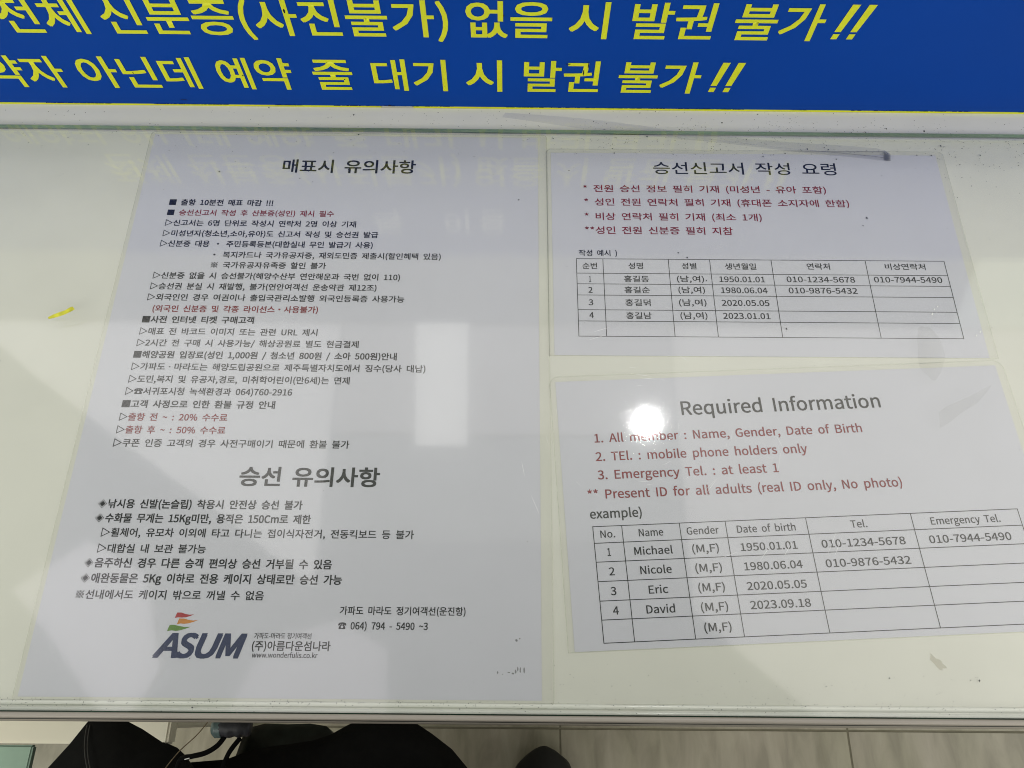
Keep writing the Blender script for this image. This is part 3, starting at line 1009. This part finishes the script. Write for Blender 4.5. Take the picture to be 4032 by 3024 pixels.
blob('smear', .5600, .2185, .0095, .0190, -.10, .00615, M['smear'], 'faint oval greasy smear on the glass at the right end of the Korean table', seed=5)
pts = [(.5551, .1644), (.5571, .1759), (.5621, .1798), (.578, .1865), (.5972, .1963), (.5914, .1899), (.583, .182), (.5708, .1751), (.563, .169)]
tag(obj('smear', mesh_from('smear', [(x, y, .00615) for x, y in pts], [tuple(range(len(pts) - 1, -1, -1))]), M['smear']), 'slanting grey streak of grease on the glass right of the Required Information heading', 'stain')

# ---------------------------------------------------------------- scratches with lamp glare painted white, glare sparkles as pale domes
v, f = [], []
rs = random.Random(5)


def hair_line(pts, wd, z):
    i0 = len(v)
    n = len(pts)
    for i, (x, y) in enumerate(pts):
        a = Vector(pts[max(i - 1, 0)])
        b = Vector(pts[min(i + 1, n - 1)])
        d = (b - a).normalized()
        q = wd * math.sin(math.pi * (i + .35) / (n - 1 + .7))
        v.append((x - d.y * q, y + d.x * q, z))
        v.append((x + d.y * q, y - d.x * q, z))
    for i in range(n - 1):
        f.append((i0 + 2 * i, i0 + 2 * i + 1, i0 + 2 * i + 3, i0 + 2 * i + 2))


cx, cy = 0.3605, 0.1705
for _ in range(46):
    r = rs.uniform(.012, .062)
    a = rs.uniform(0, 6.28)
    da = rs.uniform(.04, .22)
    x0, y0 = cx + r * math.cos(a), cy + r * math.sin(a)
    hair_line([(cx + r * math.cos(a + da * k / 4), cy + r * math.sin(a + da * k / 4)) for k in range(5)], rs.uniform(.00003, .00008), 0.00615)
for x0, y0, x1, y1 in ((.428, .078, .436, .088), (.443, .081, .450, .091), (.470, .083, .477, .096), (.474, .082, .480, .093), (.405, .080, .416, .084), (.447, .136, .450, .147),
                       (.452, .150, .449, .158), (.330, .226, .342, .230), (.333, .232, .345, .236), (.363, .1985, .374, .1975), (.361, .201, .371, .1995), (.287, .130, .285, .140), (.291, .118, .296, .106), (.4, .12, .408, .13)):
    hair_line([(x0 + (x1 - x0) * k / 3, y0 + (y1 - y0) * k / 3) for k in range(4)], .00010, 0.00615)
tag(obj('scratch_glare', mesh_from('scratch_glare', v, f), M['scratch'], glass), kind='stuff')
v, f = [], []
i0 = 0
for x, y, r in ((573.9, 255.5, .9), (571.7, 251.9, 1.1), (576.6, 257.8, .7), (598.6, 235.2, .9), (602.0, 238.1, 1.0), (604.2, 233.4, .5), (601.6, 229.4, .45), (596.6, 220.5, .5), (595.8, 224.7, .3), (574.5, 252.8, .4)):
    n = 8
    i = len(v)
    for k in range(n):
        t = 2 * math.pi * k / n
        v.append(((x + r * .55 * math.cos(t) + .5 * r * math.sin(t)) / 1000, (y + r * math.sin(t)) / 1000, .0004))
    v.append((x / 1000, y / 1000, .0007))
    for k in range(n):
        f.append((i + k, i + (k + 1) % n, i + n))
M['sparkle'] = principled('pale_glare_sparkle', (0.95, 0.95, 0.95), 0.08, 0.0)  # sparkles of glare on the film, put into pale glossy domes
bl = obj('glare_sparkle', mesh_from('glare_sparkle', v, f, True), M['sparkle'])
tag(bl, kind='stuff')
bl.parent = K_n
bl.matrix_parent_inverse = (Matrix.Translation((0.30738, 0.21744, 0)) @ Matrix.Rotation(0.00264, 4, 'Z')).inverted()

# ---------------------------------------------------------------- under the counter, left
cab = tag(empty('low_cabinet', (-0.4, 0.1, -1.12)), 'low cream cabinet standing under the counter front at far left', 'cabinet')
obj('cabinet_body', box_mesh('cabinet_body', -0.40, 0.3675, -0.120, -0.030, 0.0, 0.800, 0.002), M['cabinet'], cab)
obj('cabinet_top', box_mesh('cabinet_top', -0.41, 0.3690, -0.1335, -0.029, 0.801, 0.820, 0.002), M['cabinet'], cab)
gp = tag(obj('glass_shelf', box_mesh('glass_shelf', -0.80, -0.164, -0.088, -0.0355, -0.330, -0.322, 0.0015), M['green_glass']), 'pale green glass shelf at the bottom left corner of the photo', 'glass shelf')
tag(obj('string', tube('string', [(0.010, -0.004, -0.30), (-0.004, -0.024, -0.30), (-0.018, -0.040, -0.295), (-0.03, -0.06, -0.29)], .0005, 6), M['cord']), 'thin brown string hanging below the counter between bag and cabinet', 'string')

# ---------------------------------------------------------------- black shoulder bag
bag = tag(empty('shoulder_bag', (-0.07, -0.09, -0.45)), 'black cloth bag with a seam line pressed against the counter front at lower left', 'bag')
BV = []
prof = [(-0.185, -0.120), (-0.1407, -0.0605), (-0.1199, -0.0337), (-0.1088, -0.0168), (-0.1040, -0.0105), (-0.0770, -0.0105), (-0.0680, -0.0155), (-0.0558, -0.0206), (-0.0345, -0.0318), (-0.0229, -0.0361), (-0.0144, -0.0423), (-0.0050, -0.0520), (0.0060, -0.0750)]
bm = bmesh.new()
rings = []
for zi, (z, sh, back) in enumerate(((-0.300, .000, 0), (-0.305, .000, 0), (-0.33, .0015, 0), (-0.40, .004, 0), (-0.48, .004, 0), (-0.56, .012, 0), (-0.60, .03, 0))):
    ring = []
    sc_ = 1.0 if z < -0.302 else 0.985
    for (x, y) in prof:
        k = 0.003 * noise.noise(Vector((x * 25, z * 14, 2)))
        dz = max(0.0, -0.305 - z)
        yy = y - 0.075 * dz + (k if z < -.34 else 0)
        ring.append(bm.verts.new((x * sc_ + (1 - sc_) * -0.06 - 0.48 * dz, yy, z)))
    for (x, y) in ((0.000, -0.14), (-0.03, -0.18), (-0.10, -0.19), (-0.17, -0.165)):
        ring.append(bm.verts.new((x - 0.48 * max(0.0, -0.305 - z), y, z)))
    rings.append(ring)
n = len(rings[0])
for a, b in zip(rings[:-1], rings[1:]):
    for k in range(n):
        bm.faces.new((a[k], a[(k + 1) % n], b[(k + 1) % n], b[k]))
# a sagging crown
cv = bm.verts.new((-0.06, -0.10, -0.288))
for k in range(n):
    bm.faces.new((rings[0][(k + 1) % n], rings[0][k], cv))
bm.faces.new(rings[-1][::-1])
bmesh.ops.recalc_face_normals(bm, faces=bm.faces[:])
bmm = bpy.data.meshes.new('bag_body')
bm.to_mesh(bmm)
bm.free()
bmm.polygons.foreach_set("use_smooth", [True] * len(bmm.polygons))
LB = (0.07, 0.09, 0.45)
o = obj('bag_body', bmm, M['fabric'], bag, LB)
obj('seam', tube('seam', [(-0.1060, -0.0175, -0.2985), (-0.1035, -0.030, -0.2950), (-0.0985, -0.043, -0.2915), (-0.0900, -0.060, -0.289), (-0.078, -0.085, -0.285)], .0006, 6), M['seam'], bag, LB)
obj('seam', tube('seam', [(-0.1035, -0.0175, -0.2985), (-0.1010, -0.030, -0.2950), (-0.0960, -0.043, -0.2915), (-0.0875, -0.060, -0.289), (-0.0755, -0.085, -0.285)], .0005, 6), M['seam'], bag, LB)
obj('handle_loop', tube('handle_loop', [(0.0525, -0.0235, -0.205), (0.0465, -0.0310, -0.207), (0.036, -0.0365, -0.212), (0.022, -0.0395, -0.222), (0.006, -0.043, -0.24), (-0.012, -0.060, -0.28)], lambda t: (.0021, .0015), 8), M['strap'], bag, LB)
obj('handle_loop', tube('handle_loop', [(0.0645, -0.0255, -0.205), (0.0590, -0.0320, -0.207), (0.0540, -0.0385, -0.212), (0.047, -0.050, -0.225), (0.035, -0.075, -0.26)], lambda t: (.0020, .0015), 8), M['strap'], bag, LB)
gr = obj('rolled_grip', tube('rolled_grip', [(0.0455, -0.0175, -0.206), (0.055, -0.0172, -0.205), (0.064, -0.0170, -0.205), (0.0720, -0.0170, -0.206)], lambda t: (.0078 * (1 - .25 * abs(2 * t - 1) ** 6) + .0006 * math.sin(t * 22), .0078 * (1 - .2 * abs(2 * t - 1) ** 6)), 16), M['grip'], bag, LB)
obj('end_cap', tube('end_cap', [(0.0410, -0.0178, -0.206), (0.0440, -0.0177, -0.206), (0.0490, -0.0175, -0.206)], lambda t: ((.0050 + .0030 * min(1, t * 2)), (.0050 + .0030 * min(1, t * 2))), 14), M['grip_cap'], bag, LB)
obj('zip_pull', tube('zip_pull', [(0.0185, -0.0415, -0.217), (0.0225, -0.0405, -0.216)], .0004, 6), M['scratch'], bag, LB)

# ---------------------------------------------------------------- the person taking the picture
per = tag(empty('person', (0.22, -0.24, -1.12)), 'person in loose black trousers and a black coat standing close against the counter front', 'person')
LP = (-0.22, 0.24, 1.12)


def skinned(name, verts, edges, radii, mat, root=0, sub=2, parent=None):
    m = bpy.data.meshes.new(name)
    m.from_pydata(verts, edges, [])
    o = bpy.data.objects.new(name, m)
    COL.objects.link(o)
    sk = o.modifiers.new('skin', 'SKIN')
    sk.use_smooth_shade = True
    for i, r in enumerate(radii):
        d = m.skin_vertices[0].data[i]
        d.radius = r if isinstance(r, tuple) else (r, r)
        d.use_root = (i == root)
    ss = o.modifiers.new('sub', 'SUBSURF')
    ss.levels = ss.render_levels = sub
    dg = bpy.context.evaluated_depsgraph_get()
    dg.update()
    m2 = bpy.data.meshes.new_from_object(o.evaluated_get(dg), depsgraph=dg)
    bpy.data.objects.remove(o)
    m2.name = name
    m2.polygons.foreach_set("use_smooth", [True] * len(m2.polygons))
    return obj(name, m2, mat, parent or per, LP if parent is None else (0, 0, 0))


# the camera's own axes, to set the hand on the phone it holds
cq = cam.rotation_quaternion.to_matrix()


def camp(x, y, z):
    return tuple(Vector(cam.location) + cq @ Vector((x, y, z)))


def add_hand(V, Ed, Rd, wrist, palm, fingers, thumb):
    """Append palm, four fingers of three joints and a thumb to a skeleton."""
    p = len(V)
    V.append(palm)
    Rd.append((.026, .013))
    Ed.append((wrist, p))
    for ch, r in fingers:
        a = p
        for k, q in enumerate(ch):
            V.append(q)
            Rd.append(r - .0009 * k)
            Ed.append((a, len(V) - 1))
            a = len(V) - 1
    a = wrist
    for k, q in enumerate(thumb):
        V.append(q)
        Rd.append(.0115 - .0013 * k)
        Ed.append((a, len(V) - 1))
        a = len(V) - 1


# body: pelvis root, spine, neck, head, arms to wrists, legs to ankles, then hands
V = [(0.22, -0.25, -0.20), (0.22, -0.27, 0.00), (0.22, -0.285, 0.18), (0.22, -0.285, 0.26), (0.222, -0.265, 0.36), (0.224, -0.25, 0.44), (0.225, -0.25, 0.52),
     (0.04, -0.28, 0.22), (-0.01, -0.30, -0.04), (-0.02, -0.24, -0.27), (0.40, -0.27, 0.22), (0.50, -0.20, 0.06), camp(0.185, -0.075, 0.012),
     (0.13, -0.23, -0.26), (0.135, -0.14, -0.60), (0.13, -0.22, -1.04), (0.31, -0.23, -0.26), (0.335, -0.17, -0.62), (0.345, -0.20, -1.04)]
Ed = [(0, 1), (1, 2), (2, 3), (3, 4), (4, 5), (5, 6), (2, 7), (7, 8), (8, 9), (2, 10), (10, 11), (11, 12), (0, 13), (13, 14), (14, 15), (0, 16), (16, 17), (17, 18)]
Rd = [(.14, .10), (.135, .09), (.14, .09), .055, .055, .085, .070, .055, .042, .027, .055, .042, .027, .085, .060, .040, .085, .060, .040]
fg = []
for dy, ln in ((0.012, 1.0), (-0.007, 1.08), (-0.026, 1.0), (-0.043, 0.8)):
    fg.append(([camp(0.146, dy, 0.000), camp(0.146 - .022 * ln, dy, -0.002), camp(0.146 - .042 * ln, dy, 0.002)], .0090))
add_hand(V, Ed, Rd, 12, camp(0.168, -0.040, 0.008), fg, [camp(0.160, -0.062, 0.030), camp(0.140, -0.050, 0.033), camp(0.118, -0.036, 0.031)])
fg = []
for dx, ln in ((0.026, 1.0), (0.009, 1.08), (-0.008, 1.0), (-0.024, 0.8)):
    fg.append(([(-.02 + dx, -.215, -.355), (-.02 + dx, -.205, -.355 - .030 * ln), (-.02 + dx, -.210, -.355 - .056 * ln)], .0090))
add_hand(V, Ed, Rd, 9, (-0.02, -0.222, -0.325), fg, [(0.010, -0.215, -0.300), (0.028, -0.200, -0.325), (0.030, -0.192, -0.350)])
body = skinned('body', V, Ed, Rd, M['skin'])
# hair cap, ears, nose, eyes and mouth
obj('hair', tube('hair', [(0.224, -0.285, 0.41), (0.224, -0.285, 0.48), (0.225, -0.272, 0.55), (0.225, -0.262, 0.60)], lambda t: (.088 * math.sqrt(max(.02, 1 - t ** 3)), .082 * math.sqrt(max(.02, 1 - t ** 3))), 16, 6), M['hair'], per, LP)
for s in (-1, 1):
    obj('ear', tube('ear', [(0.224 + s * .086, -0.258, 0.44), (0.224 + s * .094, -0.262, 0.465), (0.224 + s * .088, -0.258, 0.49)], .009, 8), M['skin'], per, LP)
    obj('eye', tube('eye', [(0.224 + s * .030, -0.172, 0.470), (0.224 + s * .036, -0.170, 0.471), (0.224 + s * .042, -0.172, 0.470)], .006, 8), M['lens_black'], per, LP)
obj('nose', tube('nose', [(0.224, -0.170, 0.475), (0.224, -0.158, 0.448), (0.224, -0.168, 0.440)], lambda t: .006 + .006 * t, 8), M['skin'], per, LP)
obj('mouth', tube('mouth', [(0.203, -0.176, 0.418), (0.224, -0.171, 0.416), (0.245, -0.176, 0.418)], .004, 8), M['red'], per, LP)
# coat over torso and sleeves
V = [(0.22, -0.245, -0.30), (0.22, -0.255, -0.10), (0.22, -0.275, 0.05), (0.22, -0.285, 0.19), (0.22, -0.285, 0.27),
     (0.03, -0.275, 0.23), (-0.01, -0.295, -0.03), (-0.018, -0.25, -0.25), (0.41, -0.27, 0.23), (0.50, -0.20, 0.06), camp(0.205, -0.105, 0.012)]
Ed = [(0, 1), (1, 2), (2, 3), (3, 4), (3, 5), (5, 6), (6, 7), (3, 8), (8, 9), (9, 10)]
skinned('coat', V, Ed, [(.19, .13), (.18, .125), (.165, .12), (.165, .115), (.075, .07), .075, .062, .045, .075, .062, .045], M['fabric'])
# trousers; the left thigh is pushed forward against the counter
V = [(0.22, -0.24, -0.24), (0.13, -0.21, -0.34), (0.140, -0.165, -0.48), (0.14, -0.175, -0.66), (0.13, -0.22, -1.05), (0.31, -0.23, -0.34), (0.335, -0.19, -0.62), (0.345, -0.19, -1.05)]
Ed = [(0, 1), (1, 2), (2, 3), (3, 4), (0, 5), (5, 6), (6, 7)]
skinned('trousers', V, Ed, [(.16, .12), .10, (.095, .090), .080, .065, .105, .08, .066], M['fabric'])


def cloth(name, front, z0, z1, lean, back, mat, wave, seed):
    """A hanging cloth: its front outline at z0 and a back, lofted down to z1."""
    n = 9
    bm = bmesh.new()
    rings = []
    for k in range(n + 1):
        t = k / n
        z = z0 + (z1 - z0) * t
        ring = []
        for (x, y) in front + back:
            q = wave * noise.noise(Vector((x * 18, z * 9, seed))) * min(1, t * 4)
            ring.append(bm.verts.new((x + lean[0] * t, y + lean[1] * t + q, z)))
        rings.append(ring)
    m_ = len(rings[0])
    for a, c in zip(rings[:-1], rings[1:]):
        for k in range(m_):
            bm.faces.new((a[k], a[(k + 1) % m_], c[(k + 1) % m_], c[k]))
    cx_ = sum(p[0] for p in front + back) / m_
    cy_ = sum(p[1] for p in front + back) / m_
    ins = [bm.verts.new((x + (cx_ - x) * .25, y + (cy_ - y) * .25, z0 + .012)) for x, y in front + back]
    for k in range(m_):
        bm.faces.new((rings[0][(k + 1) % m_], rings[0][k], ins[k], ins[(k + 1) % m_]))
    cv = bm.verts.new((cx_, cy_, z0 + .022))
    for k in range(m_):
        bm.faces.new((ins[(k + 1) % m_], ins[k], cv))
    bm.faces.new(rings[-1][::-1])
    bmesh.ops.recalc_face_normals(bm, faces=bm.faces[:])
    me = bpy.data.meshes.new(name)
    bm.to_mesh(me)
    bm.free()
    me.polygons.foreach_set("use_smooth", [True] * len(me.polygons))
    return obj(name, me, mat, per, LP)


M['fold'] = principled('grey_green_lining', (0.018, 0.026, 0.024), 0.5, 0.6, 45)
# the coat's front hem bulging against the counter, and its lining beside the bag handles
cloth('coat_hem', [(-0.085, -0.100), (-0.062, -0.0600), (-0.048, -0.0530), (-0.030, -0.0515), (-0.0086, -0.0498), (0.0187, -0.0402), (0.038, -0.0372), (0.057, -0.0347), (0.077, -0.0318), (0.0953, -0.0262), (0.1114, -0.0174), (0.1280, -0.0100), (0.155, -0.0070), (0.176, -0.0105), (0.1997, -0.0242), (0.2212, -0.0387), (0.2376, -0.0558), (0.2500, -0.078), (0.262, -0.110)],
      -0.40, -0.52, (0.0, -0.03), [(0.26, -0.17), (0.20, -0.22), (0.08, -0.22), (0.0, -0.16)], M['fabric'], .003, 3)
cloth('coat_lining', [(-0.040, -0.080), (-0.0300, -0.0480), (-0.0259, -0.0311), (-0.0173, -0.0207), (-0.002, -0.0170), (0.0244, -0.0175), (0.050, -0.0165), (0.0692, -0.0191), (0.0792, -0.0303), (0.090, -0.060)],
      -0.50, -0.60, (0.02, -0.03), [(0.08, -0.11), (0.0, -0.11)], M['fold'], .006, 8)
for side, pts, rr_ in ((0, [(0.128, -0.25, -1.075), (0.126, -0.17, -1.085), (0.124, -0.10, -1.098), (0.124, -0.075, -1.104)], (.048, .036, .026)),
                       (1, [(0.345, -0.25, -1.055), (0.345, -0.17, -1.055), (0.343, -0.10, -1.066), (0.3405, -0.066, -1.080)], None)):
    sh = tube('shoe', pts, (lambda t: (.046 + .016 * math.sin(min(1, t * 1.25) * 3.1) - .030 * max(0, t - .78) / .22, .062 - .034 * t)) if side else (lambda t: (.044, .040 - .022 * t)), 16, 8)
    obj('shoe', sh, M['shoe'], per, LP)
# phone: lens at the corner of its back, screen to the person
ph = tag(empty('phone', camp(0.055, -0.020, 0.012)), 'dark phone held flat above the counter by the person in black', 'phone')
ph.rotation_mode = 'QUATERNION'
ph.rotation_quaternion = cam.rotation_quaternion
obj('phone_case', box_mesh('phone_case', -0.073, 0.073, -0.036, 0.036, 0.0, 0.008, 0.003), M['phone'], ph)
for (x, y) in ((-0.055, 0.008), (-0.038, 0.020)):
    if abs(x + .055) > .001:
        obj('lens_ring', tube('lens_ring', [(x, y, -0.002), (x, y, 0.0005)], .0065, 16, 1), M['lens_black'], ph)
